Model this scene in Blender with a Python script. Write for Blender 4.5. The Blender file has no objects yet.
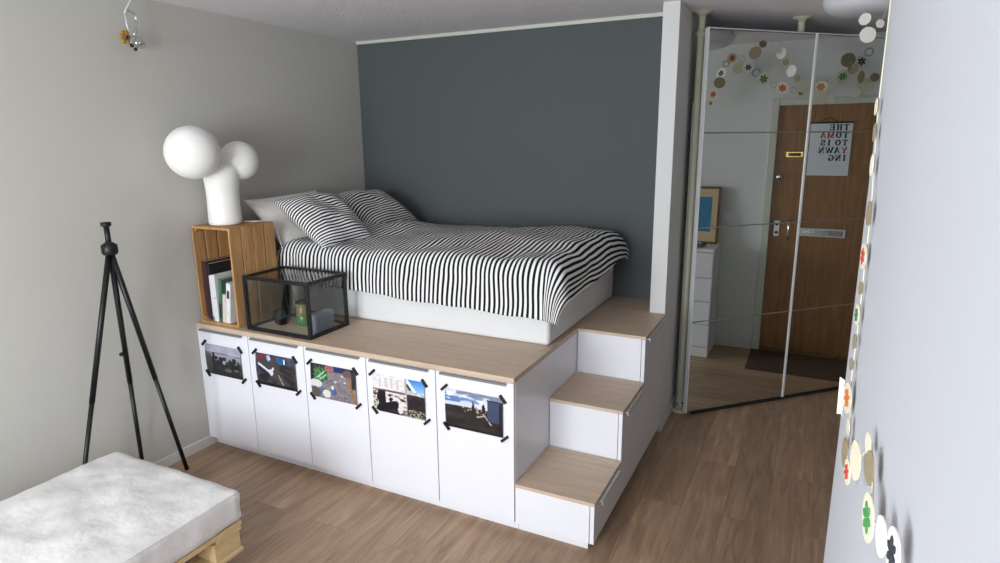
import bpy, bmesh, math, random
from mathutils import Vector, Matrix, noise
PI=math.pi
random.seed(7)
SC=bpy.context.scene
COL=SC.collection
# ------------------------------------------------------------------ materials
MATS={}
def newmat(name):
    m=bpy.data.materials.new(name); m.use_nodes=True
    nt=m.node_tree; b=nt.nodes['Principled BSDF']
    MATS[name]=m
    return m,nt,b
def lin(c):
    return tuple((x/12.92 if x<=0.04045 else ((x+0.055)/1.055)**2.4) for x in c)
def rgb(r,g,b): return lin((r/255,g/255,b/255))+(1,)
def N(nt,t,**k):
    n=nt.nodes.new(t)
    for a,v in k.items():
        if a in n.inputs: n.inputs[a].default_value=v
        else: setattr(n,a,v)
    return n
def simple(name,col,rough=.5,metal=0,spec=.5,bump=0,bscale=60,var=0,vscale=4):
    m,nt,b=newmat(name)
    b.inputs['Base Color'].default_value=col; b.inputs['Roughness'].default_value=rough
    b.inputs['Metallic'].default_value=metal; b.inputs['Specular IOR Level'].default_value=spec
    tc=N(nt,'ShaderNodeTexCoord')
    if var:
        no=N(nt,'ShaderNodeTexNoise'); no.inputs['Scale'].default_value=vscale; no.inputs['Detail'].default_value=4
        nt.links.new(tc.outputs['Object'],no.inputs['Vector'])
        mx=N(nt,'ShaderNodeMix',data_type='RGBA')
        mx.inputs[6].default_value=tuple(c*(1-var) for c in col[:3])+(1,)
        mx.inputs[7].default_value=tuple(min(1,c*(1+var)) for c in col[:3])+(1,)
        nt.links.new(no.outputs['Fac'],mx.inputs[0]); nt.links.new(mx.outputs[2],b.inputs['Base Color'])
    if bump:
        no=N(nt,'ShaderNodeTexNoise'); no.inputs['Scale'].default_value=bscale; no.inputs['Detail'].default_value=3
        nt.links.new(tc.outputs['Object'],no.inputs['Vector'])
        bp=N(nt,'ShaderNodeBump'); bp.inputs['Strength'].default_value=bump; bp.inputs['Distance'].default_value=.01
        nt.links.new(no.outputs['Fac'],bp.inputs['Height']); nt.links.new(bp.outputs['Normal'],b.inputs['Normal'])
    return m
def wood(name,c1,c2,axis=1,rough=.5,scale=1.0,stretch=12,dark=None):
    """streaky timber, grain running along the given object axis"""
    m,nt,b=newmat(name)
    tc=N(nt,'ShaderNodeTexCoord'); mp=N(nt,'ShaderNodeMapping')
    s=[stretch*scale]*3; s[axis]=1.0*scale
    mp.inputs['Scale'].default_value=s
    nt.links.new(tc.outputs['Object'],mp.inputs['Vector'])
    no=N(nt,'ShaderNodeTexNoise'); no.inputs['Scale'].default_value=3.5; no.inputs['Detail'].default_value=8; no.inputs['Roughness'].default_value=.65; no.inputs['Distortion'].default_value=.6
    nt.links.new(mp.outputs['Vector'],no.inputs['Vector'])
    r=N(nt,'ShaderNodeValToRGB'); r.color_ramp.elements[0].position=.3; r.color_ramp.elements[0].color=c2
    r.color_ramp.elements[1].position=.7; r.color_ramp.elements[1].color=c1
    if dark:
        e=r.color_ramp.elements.new(.22); e.color=dark
    nt.links.new(no.outputs['Fac'],r.inputs[0]); nt.links.new(r.outputs[0],b.inputs['Base Color'])
    b.inputs['Roughness'].default_value=rough
    bp=N(nt,'ShaderNodeBump'); bp.inputs['Strength'].default_value=.08; bp.inputs['Distance'].default_value=.01
    nt.links.new(no.outputs['Fac'],bp.inputs['Height']); nt.links.new(bp.outputs['Normal'],b.inputs['Normal'])
    return m
def floor_mat():
    m,nt,b=newmat('oak_floor')
    L=nt.links.new
    tc=N(nt,'ShaderNodeTexCoord'); mp=N(nt,'ShaderNodeMapping')
    mp.inputs['Rotation'].default_value=(0,0,PI/2); mp.inputs['Location'].default_value=(.55,.062,0)
    L(tc.outputs['Object'],mp.inputs['Vector'])
    br=N(nt,'ShaderNodeTexBrick',offset=.37,offset_frequency=2)
    br.inputs['Scale'].default_value=1; br.inputs['Brick Width'].default_value=1.38; br.inputs['Row Height'].default_value=.193
    br.inputs['Mortar Size'].default_value=.0012; br.inputs['Mortar Smooth'].default_value=.3
    br.inputs['Color1'].default_value=(0,0,0,1); br.inputs['Color2'].default_value=(1,1,1,1); br.inputs['Mortar'].default_value=(.5,.5,.5,1)
    L(mp.outputs['Vector'],br.inputs['Vector'])
    # grain, shifted per plank
    m2=N(nt,'ShaderNodeMapping'); m2.inputs['Scale'].default_value=(9,.9,1)
    L(tc.outputs['Object'],m2.inputs['Vector'])
    ad=N(nt,'ShaderNodeVectorMath',operation='MULTIPLY_ADD'); ad.inputs[1].default_value=(13,7,0)
    L(br.outputs['Color'],ad.inputs[0]); L(m2.outputs['Vector'],ad.inputs[2])
    no=N(nt,'ShaderNodeTexNoise'); no.inputs['Scale'].default_value=2.6; no.inputs['Detail'].default_value=9; no.inputs['Roughness'].default_value=.62; no.inputs['Distortion'].default_value=1.1
    L(ad.outputs['Vector'],no.inputs['Vector'])
    r=N(nt,'ShaderNodeValToRGB')
    r.color_ramp.elements[0].position=.28; r.color_ramp.elements[0].color=rgb(142,114,92)
    r.color_ramp.elements[1].position=.72; r.color_ramp.elements[1].color=rgb(190,161,133)
    e=r.color_ramp.elements.new(.5); e.color=rgb(168,139,113)
    L(no.outputs['Fac'],r.inputs[0])
    pl=N(nt,'ShaderNodeMapRange'); pl.inputs['To Min'].default_value=.80; pl.inputs['To Max'].default_value=1.08
    L(br.outputs['Color'],pl.inputs['Value'])
    mu=N(nt,'ShaderNodeMix',data_type='RGBA',blend_type='MULTIPLY'); mu.inputs[0].default_value=1
    L(r.outputs[0],mu.inputs[6]); L(pl.outputs['Result'],mu.inputs[7])
    mo=N(nt,'ShaderNodeMix',data_type='RGBA'); mo.inputs[7].default_value=rgb(96,74,58)
    fm=N(nt,'ShaderNodeMath',operation='MULTIPLY'); fm.inputs[1].default_value=.6
    L(br.outputs['Fac'],fm.inputs[0]); L(fm.outputs[0],mo.inputs[0]); L(mu.outputs[2],mo.inputs[6]); L(mo.outputs[2],b.inputs['Base Color'])
    b.inputs['Roughness'].default_value=.42; b.inputs['Specular IOR Level'].default_value=.4
    bp=N(nt,'ShaderNodeBump'); bp.inputs['Strength'].default_value=.06; bp.inputs['Distance'].default_value=.01
    L(no.outputs['Fac'],bp.inputs['Height']); L(bp.outputs['Normal'],b.inputs['Normal'])
    return m
def stripe_mat():
    m,nt,b=newmat('striped_cotton'); L=nt.links.new
    uv=N(nt,'ShaderNodeUVMap'); uv.uv_map='UVMap'
    sx=N(nt,'ShaderNodeSeparateXYZ'); L(uv.outputs[0],sx.inputs[0])
    fr=N(nt,'ShaderNodeMath',operation='FRACT'); L(sx.outputs[0],fr.inputs[0])
    a=N(nt,'ShaderNodeMath',operation='SUBTRACT'); a.inputs[1].default_value=.5; L(fr.outputs[0],a.inputs[0])
    c=N(nt,'ShaderNodeMath',operation='ABSOLUTE'); L(a.outputs[0],c.inputs[0])
    mr=N(nt,'ShaderNodeMapRange'); mr.inputs['From Min'].default_value=.225; mr.inputs['From Max'].default_value=.265
    L(c.outputs[0],mr.inputs['Value'])
    mx=N(nt,'ShaderNodeMix',data_type='RGBA'); mx.inputs[6].default_value=rgb(26,27,32); mx.inputs[7].default_value=rgb(238,238,236)
    L(mr.outputs['Result'],mx.inputs[0]); L(mx.outputs[2],b.inputs['Base Color'])
    b.inputs['Roughness'].default_value=.9; b.inputs['Specular IOR Level'].default_value=.15
    tc=N(nt,'ShaderNodeTexCoord'); no=N(nt,'ShaderNodeTexNoise'); no.inputs['Scale'].default_value=18; no.inputs['Detail'].default_value=5
    L(tc.outputs['Object'],no.inputs['Vector'])
    bp=N(nt,'ShaderNodeBump'); bp.inputs['Strength'].default_value=.25; bp.inputs['Distance'].default_value=.01
    L(no.outputs['Fac'],bp.inputs['Height']); L(bp.outputs['Normal'],b.inputs['Normal'])
    return m
def glass_mat(name,tint=(.965,.985,.975,1),refl=.045):
    m,nt,b=newmat(name); L=nt.links.new
    nt.nodes.remove(b); out=[n for n in nt.nodes if n.type=='OUTPUT_MATERIAL'][0]
    t=N(nt,'ShaderNodeBsdfTransparent'); t.inputs[0].default_value=tint
    g=N(nt,'ShaderNodeBsdfGlossy'); g.inputs['Roughness'].default_value=.02
    fr=N(nt,'ShaderNodeLayerWeight'); fr.inputs['Blend'].default_value=.5
    pw=N(nt,'ShaderNodeMath',operation='POWER'); pw.inputs[1].default_value=4; L(fr.outputs['Facing'],pw.inputs[0])
    ma=N(nt,'ShaderNodeMath',operation='MULTIPLY_ADD'); ma.inputs[1].default_value=.5; ma.inputs[2].default_value=refl; L(pw.outputs[0],ma.inputs[0])
    mx=N(nt,'ShaderNodeMixShader'); L(ma.outputs[0],mx.inputs[0]); L(t.outputs[0],mx.inputs[1]); L(g.outputs[0],mx.inputs[2]); L(mx.outputs[0],out.inputs[0])
    return m
def attr_mat(name,rough=.35):
    m,nt,b=newmat(name)
    a=N(nt,'ShaderNodeAttribute'); a.attribute_name='Col'; nt.links.new(a.outputs['Color'],b.inputs['Base Color'])
    b.inputs['Roughness'].default_value=rough
    return m

M=MATS
floor_mat(); stripe_mat()
simple('right_wall_paint',rgb(190,193,200),.8,spec=.2)
simple('wall_paint',rgb(200,198,190),.85,spec=.2,bump=.08,bscale=140)
simple('white_wall_paint',rgb(222,223,222),.8,spec=.2,bump=.05,bscale=120)
simple('slate_paint',rgb(88,94,95),.75,spec=.25,bump=.2,bscale=120)
simple('ceiling_plaster',rgb(238,235,238),.9,spec=.1,bump=.6,bscale=90,var=.03,vscale=40)
simple('cream_trim',rgb(206,208,196),.5)
simple('white_trim',rgb(216,216,210),.5)
simple('white_gloss',rgb(233,233,239),.28,spec=.45)
simple('white_matt',rgb(232,232,230),.5)
simple('gap_dark',rgb(70,72,78),.8)
simple('aluminium',rgb(214,216,216),.35,metal=.2)
simple('white_frame',rgb(226,228,228),.35,metal=.2)
simple('chrome',rgb(215,218,220),.18,metal=1)
simple('grey_strip',rgb(132,132,130),.45,metal=.3)
simple('black_metal',rgb(22,22,24),.4,spec=.4)
simple('black_tape',rgb(18,18,22),.6)
simple('beige_lacquer',rgb(188,186,164),.4)
simple('mirror_silver',(.74,.77,.75,1),.012,metal=1)
simple('sheet_white',rgb(226,226,226),.9,spec=.1,bump=.12,bscale=12)
simple('pillow_linen',rgb(236,232,226),.95,spec=.1,bump=.3,bscale=16)
simple('daybed_cover',rgb(226,224,222),.85,spec=.15,bump=.6,bscale=14)
simple('lamp_white',rgb(244,243,238),.35)
simple('brass',rgb(190,160,90),.3,metal=.9)
simple('dark_mat',rgb(84,64,50),.95,bump=.5,bscale=200)
simple('rubber_dark',rgb(30,30,32),.7)
wood('worktop_birch',rgb(212,190,168),rgb(192,168,144),axis=0,rough=.5,scale=1.2,stretch=9)
wood('board_edge',rgb(178,152,126),rgb(140,112,88),axis=0,rough=.6)
wood('crate_pine',rgb(200,156,104),rgb(160,116,70),axis=2,rough=.75,stretch=10,scale=1.5,dark=rgb(84,56,34))
wood('pallet_pine',rgb(224,200,154),rgb(200,170,122),axis=1,rough=.8,stretch=9,scale=1.5)
wood('door_veneer',rgb(158,112,66),rgb(120,80,44),axis=2,rough=.4,stretch=11,scale=1.0)
wood('frame_oak',rgb(128,92,58),rgb(96,66,40),axis=2,rough=.5)
simple('art_board',rgb(206,184,146),.7)
simple('paper_white',rgb(240,240,236),.8)
simple('calendar_bar',rgb(34,30,34),.6)
simple('calendar_paper',rgb(222,226,232),.7)
simple('letter_black',rgb(28,30,34),.7)
simple('letter_red',rgb(190,44,48),.7)
simple('ceiling_lamp_glass',rgb(228,228,236),.3)
glass_mat('case_glass'); glass_mat('window_glass',(.97,.98,.98,1),.03); glass_mat('crystal',(.88,.9,.9,1),.3)
attr_mat('photo_ink'); 

for n,c in dict(cream=(222,216,192),white=(236,234,226),brown=(150,136,108),olive=(128,122,96),red=(196,70,56),orange=(206,120,60),green=(72,150,84),dgreen=(60,120,70),black=(50,54,66),grey=(150,154,160),blue=(90,100,140)).items():
    simple('paper_'+n,rgb(*c),.85)
# ------------------------------------------------------------------ mesh builder
class MB:
    def __init__(s): s.bm=bmesh.new(); s.mats=[]; s.mi=0
    def use(s,mat):
        if mat not in s.mats: s.mats.append(mat)
        s.mi=s.mats.index(mat); return s
    def _tag(s,faces,smooth=False):
        for f in faces: f.material_index=s.mi; f.smooth=smooth
    def box(s,x0,x1,y0,y1,z0,z1,bev=0,seg=2,mat=None):
        r=bmesh.ops.create_cube(s.bm,size=1.0); vs=r['verts']
        sx,sy,sz=x1-x0,y1-y0,z1-z0
        for v in vs:
            v.co=Vector(((v.co.x+.5)*sx+x0,(v.co.y+.5)*sy+y0,(v.co.z+.5)*sz+z0))
        fs=set(f for v in vs for f in v.link_faces)
        if bev>0:
            bev=min(bev,.45*min(abs(sx),abs(sy),abs(sz)))
            es=list(set(e for v in vs for e in v.link_edges))
            rr=bmesh.ops.bevel(s.bm,geom=es,offset=bev,segments=seg,profile=.5,affect='EDGES')
            vs=list(set(list(rr['verts'])+[v for v in vs if v.is_valid]))
            fs=set(f for v in vs if v.is_valid for f in v.link_faces)
        if mat is not None: 
            for v in set(v for f in fs for v in f.verts): v.co=mat@v.co
        s._tag(fs); return s
    def ring(s,c,ax1,ax2,r,n):
        return [s.bm.verts.new(c+ax1*(math.cos(2*PI*i/n)*r)+ax2*(math.sin(2*PI*i/n)*r)) for i in range(n)]
    def frame(s,d):
        d=d.normalized(); u=Vector((0,0,1)) if abs(d.z)<.95 else Vector((1,0,0))
        a=d.cross(u).normalized(); b=a.cross(d).normalized(); return a,b
    def tube(s,pts,r,n=10,closed=False,cap=True):
        pts=[Vector(p) for p in pts]; rings=[]; m=len(pts)
        rs=r if isinstance(r,(list,tuple)) else [r]*m
        a=None
        for i,p in enumerate(pts):
            if closed: d=pts[(i+1)%m]-pts[i-1]
            else: d=pts[min(i+1,m-1)]-pts[max(i-1,0)]
            d.normalize()
            if a is None: a,b=s.frame(d)
            else:
                a=(a-d*a.dot(d))
                if a.length<1e-6: a,b=s.frame(d)
                a.normalize(); b=d.cross(a).normalized()
            b=d.cross(a).normalized()
            rings.append(s.ring(p,a,b,rs[i],n))
        fs=[]
        R=range(m if closed else m-1)
        for i in R:
            A,B=rings[i],rings[(i+1)%m]
            for k in range(n): fs.append(s.bm.faces.new((A[k],A[(k+1)%n],B[(k+1)%n],B[k])))
        s._tag(fs,True)
        if cap and not closed:
            c=[s.bm.faces.new(list(reversed(rings[0]))),s.bm.faces.new(rings[-1])]; s._tag(c,False)
        return s
    def cyl(s,p0,p1,r0,r1=None,n=24):
        return s.tube([p0,p1],[r0,r0 if r1 is None else r1],n)
    def lathe(s,c,prof,n=32,axis=(0,0,1)):
        """prof: list of (radius,height) along the axis"""
        c=Vector(c); d=Vector(axis).normalized(); a,b=s.frame(d)
        rings=[]
        for r,h in prof:
            if r<1e-6: rings.append([s.bm.verts.new(c+d*h)])
            else: rings.append(s.ring(c+d*h,a,b,r,n))
        fs=[]
        for A,B in zip(rings,rings[1:]):
            for k in range(n):
                k2=(k+1)%n
                if len(A)==1 and len(B)==1: continue
                if len(A)==1: fs.append(s.bm.faces.new((A[0],B[k2],B[k])))
                elif len(B)==1: fs.append(s.bm.faces.new((A[k],A[k2],B[0])))
                else: fs.append(s.bm.faces.new((A[k],A[k2],B[k2],B[k])))
        s._tag(fs,True); return s
    def sphere(s,c,r,seg=24,sc=(1,1,1),rot=None):
        q=bmesh.ops.create_uvsphere(s.bm,u_segments=seg,v_segments=max(6,seg//2),radius=1)
        for v in q['verts']:
            w=Vector((v.co.x*r*sc[0],v.co.y*r*sc[1],v.co.z*r*sc[2]))
            if rot is not None: w=rot@w
            v.co=w+Vector(c)
        s._tag(set(f for v in q['verts'] for f in v.link_faces),True); return s
    def poly(s,pts,smooth=False):
        f=s.bm.faces.new([s.bm.verts.new(Vector(p)) for p in pts]); s._tag([f],smooth); return f
    def prism(s,pts,d):
        """extrude the polygon pts by vector d"""
        d=Vector(d); A=[s.bm.verts.new(Vector(p)) for p in pts]; B=[s.bm.verts.new(Vector(p)+d) for p in pts]
        n=len(A); fs=[s.bm.faces.new(list(reversed(A))),s.bm.faces.new(B)]
        for i in range(n): fs.append(s.bm.faces.new((A[i],A[(i+1)%n],B[(i+1)%n],B[i])))
        s._tag(fs); return s
    def build(s,name,mat=None,parent=None,org=None,fixn=True):
        if fixn: bmesh.ops.recalc_face_normals(s.bm,faces=s.bm.faces[:])
        o3=Vector(org) if org is not None else (Vector(parent['_org']) if parent is not None and '_org' in parent else Vector((0,0,0)))
        for v in s.bm.verts: v.co-=o3
        me=bpy.data.meshes.new(name); s.bm.to_mesh(me); s.bm.free()
        if s.mats:
            for m in s.mats: me.materials.append(MATS[m])
        if mat and not s.mats: me.materials.append(MATS[mat])
        o=bpy.data.objects.new(name,me); COL.objects.link(o)
        if parent is not None:
            o.parent=parent; o['_org']=tuple(o3)
        else:
            o.location=o3; o['_org']=tuple(o3)
        return o
def thing(name,label,cat,loc,group=None,kind=None):
    o=bpy.data.objects.new(name,None); COL.objects.link(o); o.location=loc; o['_org']=tuple(loc)
    o.empty_display_size=.05
    if kind: o['kind']=kind
    else: o['label']=label; o['category']=cat
    if group: o['group']=group
    return o
def tag(o,label,cat,group=None):
    o['label']=label; o['category']=cat
    if group: o['group']=group
    return o
def struct(o): o['kind']='structure'; return o
def copy_tree(o,parent=None):
    c=o.copy(); COL.objects.link(c)
    if parent is not None: c.parent=parent
    for ch in list(o.children): copy_tree(ch,c)
    return c
def move_to(o,loc):
    o.location=loc
def B(*a,**k): return MB().box(*a,**k)

H=2.46; D=1.58; ZP=.7535
PX0,PX1=2.277,2.367         # partition beside the bed
YC=1.295
HX=4.057                    # hall wall with the entrance door
HB=3.05                     # far end of the hall
BX,BY=3.162,-1.08            # corner of the wall on the right that carries the garland
YW=-4.3                     # window wall behind the camera
# ------------------------------------------------------------------ the room
struct(B(-.1,4.2,YW-.1,HB+.1,-.1,0).build('floor','oak_floor'))
struct(B(-.1,4.2,YW-.1,HB+.1,H,H+.1).build('ceiling','ceiling_plaster'))
struct(B(-.1,0,YW-.1,D+.1,0,H).build('wall_left','wall_paint'))
struct(B(0,PX0,D,D+.1,0,H).build('wall_back','slate_paint'))
struct(B(PX0,PX1,YC,HB,0,H,bev=.002).build('wall_partition','white_wall_paint'))
struct(B(PX1,HX,HB,HB+.1,0,H).build('wall_hall','white_wall_paint'))
struct(B(BX,HX+.143,YW-.1,BY,0,H,bev=.002).build('wall_right','right_wall_paint'))
# wall with the entrance door: opening 1.93..2.83
DY0,DY1,DH=1.905,2.805,1.995
w=MB().box(HX,HX+.1,BY,DY0-.01,0,H).box(HX,HX+.1,DY1+.01,HB,0,H).box(HX,HX+.1,DY0-.01,DY1+.01,DH+.01,H)
struct(w.build('wall_entrance','white_wall_paint'))
# window wall behind the camera
WX0,WX1,WZ0,WZ1=.45,2.55,.60,2.35
w=MB().box(0,WX0,YW-.1,YW,0,H).box(WX1,BX,YW-.1,YW,0,H).box(WX0,WX1,YW-.1,YW,0,WZ0).box(WX0,WX1,YW-.1,YW,WZ1,H)
struct(w.build('wall_front','white_wall_paint'))
win=thing('window_1',None,None,(0.5*(WX0+WX1),YW,WZ0),kind='structure')
f=MB()
for x in (WX0,(WX0+WX1)/2-.03,WX1-.06): f.box(x,x+.06,YW-.08,YW-.01,WZ0+.06,WZ1-.06)
for z in (WZ0,WZ1-.06): f.box(WX0,WX1,YW-.08,YW-.01,z,z+.06)
f.build('window_frame','white_trim',win)
B(WX0+.06,(WX0+WX1)/2-.03,YW-.05,YW-.044,WZ0+.06,WZ1-.06).build('pane','window_glass',win)
B((WX0+WX1)/2+.03,WX1-.06,YW-.05,YW-.044,WZ0+.06,WZ1-.06).build('pane','window_glass',win)
B(WX0-.05,WX1+.05,YW+.001,YW+.14,WZ0-.03,WZ0-.001,bev=.004).build('window_sill','white_trim',win)
# skirting and the pale strip where the slate wall meets the ceiling
struct(B(.001,.013,YW+.02,.036,.0,.062,bev=.003).build('baseboard_left','white_trim'))
struct(B(PX1+.0005,PX1+.0105,YC+.004,HB-.004,0,.062,bev=.003).build('baseboard_partition','white_trim'))
struct(B(HX-.012,HX-.001,BY+.003,DY0-.062,0,.075,bev=.003).build('baseboard_entrance','white_trim'))
struct(B(.002,PX0-.001,D-.012,D-.001,H-.022,H-.001).build('trim_1','cream_trim'))
# entrance door seen in the mirror
dr=thing('door_1',None,None,(HX,(DY0+DY1)/2,0),kind='structure')
f=MB().box(HX-.022,HX-.001,DY0-.052,DY0+.005,0,DH+.045,bev=.004).box(HX-.022,HX-.001,DY1-.005,DY1+.06,0,DH+.045,bev=.004).box(HX-.0215,HX-.001,DY0+.006,DY1-.006,DH-.005,DH+.045,bev=.004)
f.build('door_frame','cream_trim',dr)
B(HX+.004,HX+.05,DY0+.003,DY1-.003,.03,DH-.003,bev=.002).build('door_leaf','door_veneer',dr)
B(HX-.0,HX+.09,DY0+.003,DY1-.003,.0,.028,bev=.004).build('threshold','frame_oak',dr)
k=MB().lathe((HX+.004,1.955,1.447),[(0,.0),(.026,.0),(.026,.006),(.012,.01),(.012,.03),(.022,.036),(.024,.05),(.018,.06),(0,.062)],24,(-1,0,0)); k.build('latch_knob','chrome',dr)
lp=B(HX-.004,HX+.004,1.945,1.985,.975,1.10,bev=.003).build('lock_plate','aluminium',dr)
MB().cyl((HX-.008,1.965,1.07),(HX-.004,1.965,1.07),.012).cyl((HX-.008,1.965,1.005),(HX-.004,1.965,1.005),.012).build('lock_cylinder','black_metal',lp,fixn=True)
hd=MB().tube([(HX+.004,2.053,1.105),(HX-.035,2.053,1.10),(HX-.045,2.053,1.06),(HX-.045,2.053,.995),(HX-.035,2.053,.962),(HX+.004,2.053,.957)],.008,12)
hd.build('door_handle','chrome',dr)
B(HX-.003,HX+.004,1.985,2.107,1.597,1.639,bev=.003).build('name_plate','brass',dr)
B(HX-.005,HX-.003,2.0,2.092,1.605,1.631).build('name_slot','black_metal',dr)
sl=B(HX-.006,HX+.004,2.13,2.455,.985,1.05,bev=.004).build('letter_slot','aluminium',dr)
B(HX-.009,HX-.006,2.15,2.435,.997,1.038,bev=.003).build('letter_flap','chrome',sl)

# ------------------------------------------------------------------ platform of kitchen cabinets
def place_cabinet(first,i):
    o=first if i==0 else copy_tree(first)
    o.location=(.4*i,0,0)
    return o
# front at y=0; carcass behind it
cab=thing('base_cabinet','white base cabinet','cabinet',(0,0,0),'white kitchen cabinets under the bed platform')
MB().box(.003,.383,.021,.6,.052,.729).build('body','white_matt',cab)
B(.0,.4,.04,.056,.0,.0515).build('plinth','white_gloss',cab)
dd=B(.0022,.3978,.0,.018,.054,.7265,bev=.0012).build('door','white_gloss',cab)
hh=MB().box(.028,.365,-.0115,-.0005,.7190,.7255,bev=.001).box(.028,.365,-.0135,-.0115,.7150,.7255)
h_=hh.build('handle','grey_strip',dd); h_['label']='grey aluminium edge pull'
labs=['white cabinet nearest the left wall, with grey misty print taped on its door',
 'white cabinet second from the left wall, with a dark red-cornered print taped on',
 'middle of the five white cabinets, with a green bush print taped on',
 'white cabinet fourth from the left wall, with bright white and black print taped on',
 'white cabinet beside the steps, with a cloudy sky print taped on']
for i in range(5):
    c=place_cabinet(cab,i); c['label']=labs[i]
tag(B(2.0-.0155,2.0-.0005,.0185,D-.003,.052,.729).build('platform_side_panel','white_gloss',org=(1.992,.8,0)),'tall white side panel closing the platform above the low steps','panel')
# hidden carcass row that carries the bed
tag(MB().box(.003,1.983,.62,D-.003,.0,.729).build('carcass_box','white_matt',org=(1,1.1,0)),'white carcass of the platform carrying the bed behind the front cabinets','platform')
wt=MB().use('worktop_birch').box(.001,2.001,-.002,D-.002,.7295,ZP,bev=.0015)
tag(wt.build('worktop',None,org=(1,.79,.7295)),'long pale birch worktop over the five white cabinets, carrying the bed','worktop')
# steps: three drawer cabinets
XS=2.375
Y1,Y2,Z1,Z2=.41,.812,.2506,.5047
steps=[('lowest white step cabinet at the front with a pale wooden tread',.004,Y1,Z1,(.06,.345)),
       ('middle white step cabinet with a pale wooden tread, between two others',Y1,Y2,Z2,(.035,.33)),
       ('highest white step cabinet level with the platform, against the white partition',Y2,YC-.004,ZP,(.03,.36))]
for lab,y0,y1,z,hr in steps:
    s_=thing('step_cabinet',lab,'step',(2.19,(y0+y1)/2,0),'white step cabinets climbing to the bed')
    MB().box(2.002,2.350,y0+.002 if y0>.1 else y0+.0,y1-.001,.052,z-.0165,bev=.001).build('body','white_gloss',s_)
    MB().box(2.002,2.335,y0+(.036 if y0<.1 else .0),y1-.001,0,.0515).build('plinth','white_gloss',s_)
    td=MB().box(2.0015,XS,y0-.004 if y0<.1 else y0-.006,y1-.0065,z-.016,z,bev=.0015)
    if z==ZP: td.box(2.0015,PX0-.001,y1-.0065,D-.002,z-.016,z)
    td.build('tread','worktop_birch',s_)
    df=B(2.3535,XS-.003,y0-.001,y1-.003,.054,z-.0175,bev=.0012).build('drawer_front','white_gloss',s_)
    hb=MB().box(XS-.003,XS+.014,y0+hr[0],y0+hr[1],z-.024,z-.0185,bev=.001).box(XS+.011,XS+.0145,y0+hr[0],y0+hr[1],z-.036,z-.0185)
    hb.build('handle','aluminium',df)
# fill under upper tread behind the partition line
tag(MB().box(2.002,PX0-.001,YC-.003,D-.003,0,ZP-.017).build('filler_panel','white_matt',org=(2.14,1.45,0)),'narrow white filler box beside the partition, under the upper tread','panel')

# ------------------------------------------------------------------ prints taped on the doors
def nz(x,y,s=1,o=0): return noise.noise(Vector((x*s+o,y*s-o,o*.37)))
def ell(u,v,cu,cv,ru,rv,rot=0):
    a=u-cu; b=(v-cv)*.66; c,s=math.cos(rot),math.sin(rot); p=a*c+b*s; q=-a*s+b*c
    return (p/ru)**2+(q/(rv*.66))**2<1
def seg(u,v,a,b,w):
    ax,ay=a; bx,by=b; dx,dy=bx-ax,by-ay; t=max(0,min(1,((u-ax)*dx+(v-ay)*dy)/(dx*dx+dy*dy)))
    return math.hypot(u-ax-t*dx,(v-ay-t*dy)*.66)<w
def paint1(u,v):       # v: 0 top .. 1 bottom
    n=nz(u,v,6,1)
    if v<.24+.03*u: c=[170+n*20,170+n*20,186+n*20]
    elif v<.27+.03*u: c=[96,96,110]
    elif v<.5: g=168-70*(v-.25)*2+n*16; g=g*(1-.45*max(0,.25-u)*4); c=[g,g,g+12]
    else: c=[60,60,66]
    prof=.50+.08*math.sin(u*24+1)+.10*nz(u,0,14,3)
    if u>.16 and v>prof: g=30+max(0,n)*60; c=[g,g,g+4]
    if abs(u-.22)<.035 and v>.25: c=[30,30,34]
    if ell(u,v,.28,.42,.05,.06) or ell(u,v,.42,.44,.06,.07) or ell(u,v,.52,.42,.05,.07) or ell(u,v,.8,.44,.06,.10): c=[30,30,34]
    if ell(u,v,.5,.55,.04,.05): c=[180,180,186]
    if ell(u,v,.85,.52,.035,.035): c=[120,120,128]
    if ell(u,v,.6,.78,.10,.06): c=[90,90,92]
    if ell(u,v,.84,.74,.07,.03): c=[110,110,110]
    if v>.88: c=[28,28,30]
    if u<.16 and v>.3: g=100-50*v; c=[g,g,g]
    return c
def paint2(u,v):
    n=nz(u,v,8,2); c=[66+n*24,62+n*24,64+n*24]
    if v<.22: c=[60+n*60,66+n*40,86+n*60]
    if v<.2 and .06<u<.24: c=[116,44,50]
    if ell(u,v,.33,.12,.05,.09): c=[190,200,210]
    if ell(u,v,.63,.16,.10,.11): c=[40,90,150]
    if ell(u,v,.72,.16,.02,.08): c=[230,235,238]
    if seg(u,v,(.08,.34),(.34,.56),.025) or seg(u,v,(.34,.56),(.45,.40),.022) or ell(u,v,.36,.56,.06,.10): c=[214,220,232]
    if seg(u,v,(.1,.44),(.3,.62),.05) and not seg(u,v,(.08,.34),(.34,.56),.03): c=[36,40,56]
    if ell(u,v,.18,.74,.12,.12): c=[34,34,38]
    if seg(u,v,(.46,.05),(.48,.5),.03): c=[78,60,50]
    if seg(u,v,(.55,.6),(.68,.95),.012): c=[180,160,140]
    if seg(u,v,(.62,.42),(.85,.5),.04) or seg(u,v,(.7,.62),(.9,.8),.05) or seg(u,v,(.66,.3),(.9,.34),.03): c=[38,36,38]
    if v>.9: c=[26,26,30]
    return c
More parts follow.
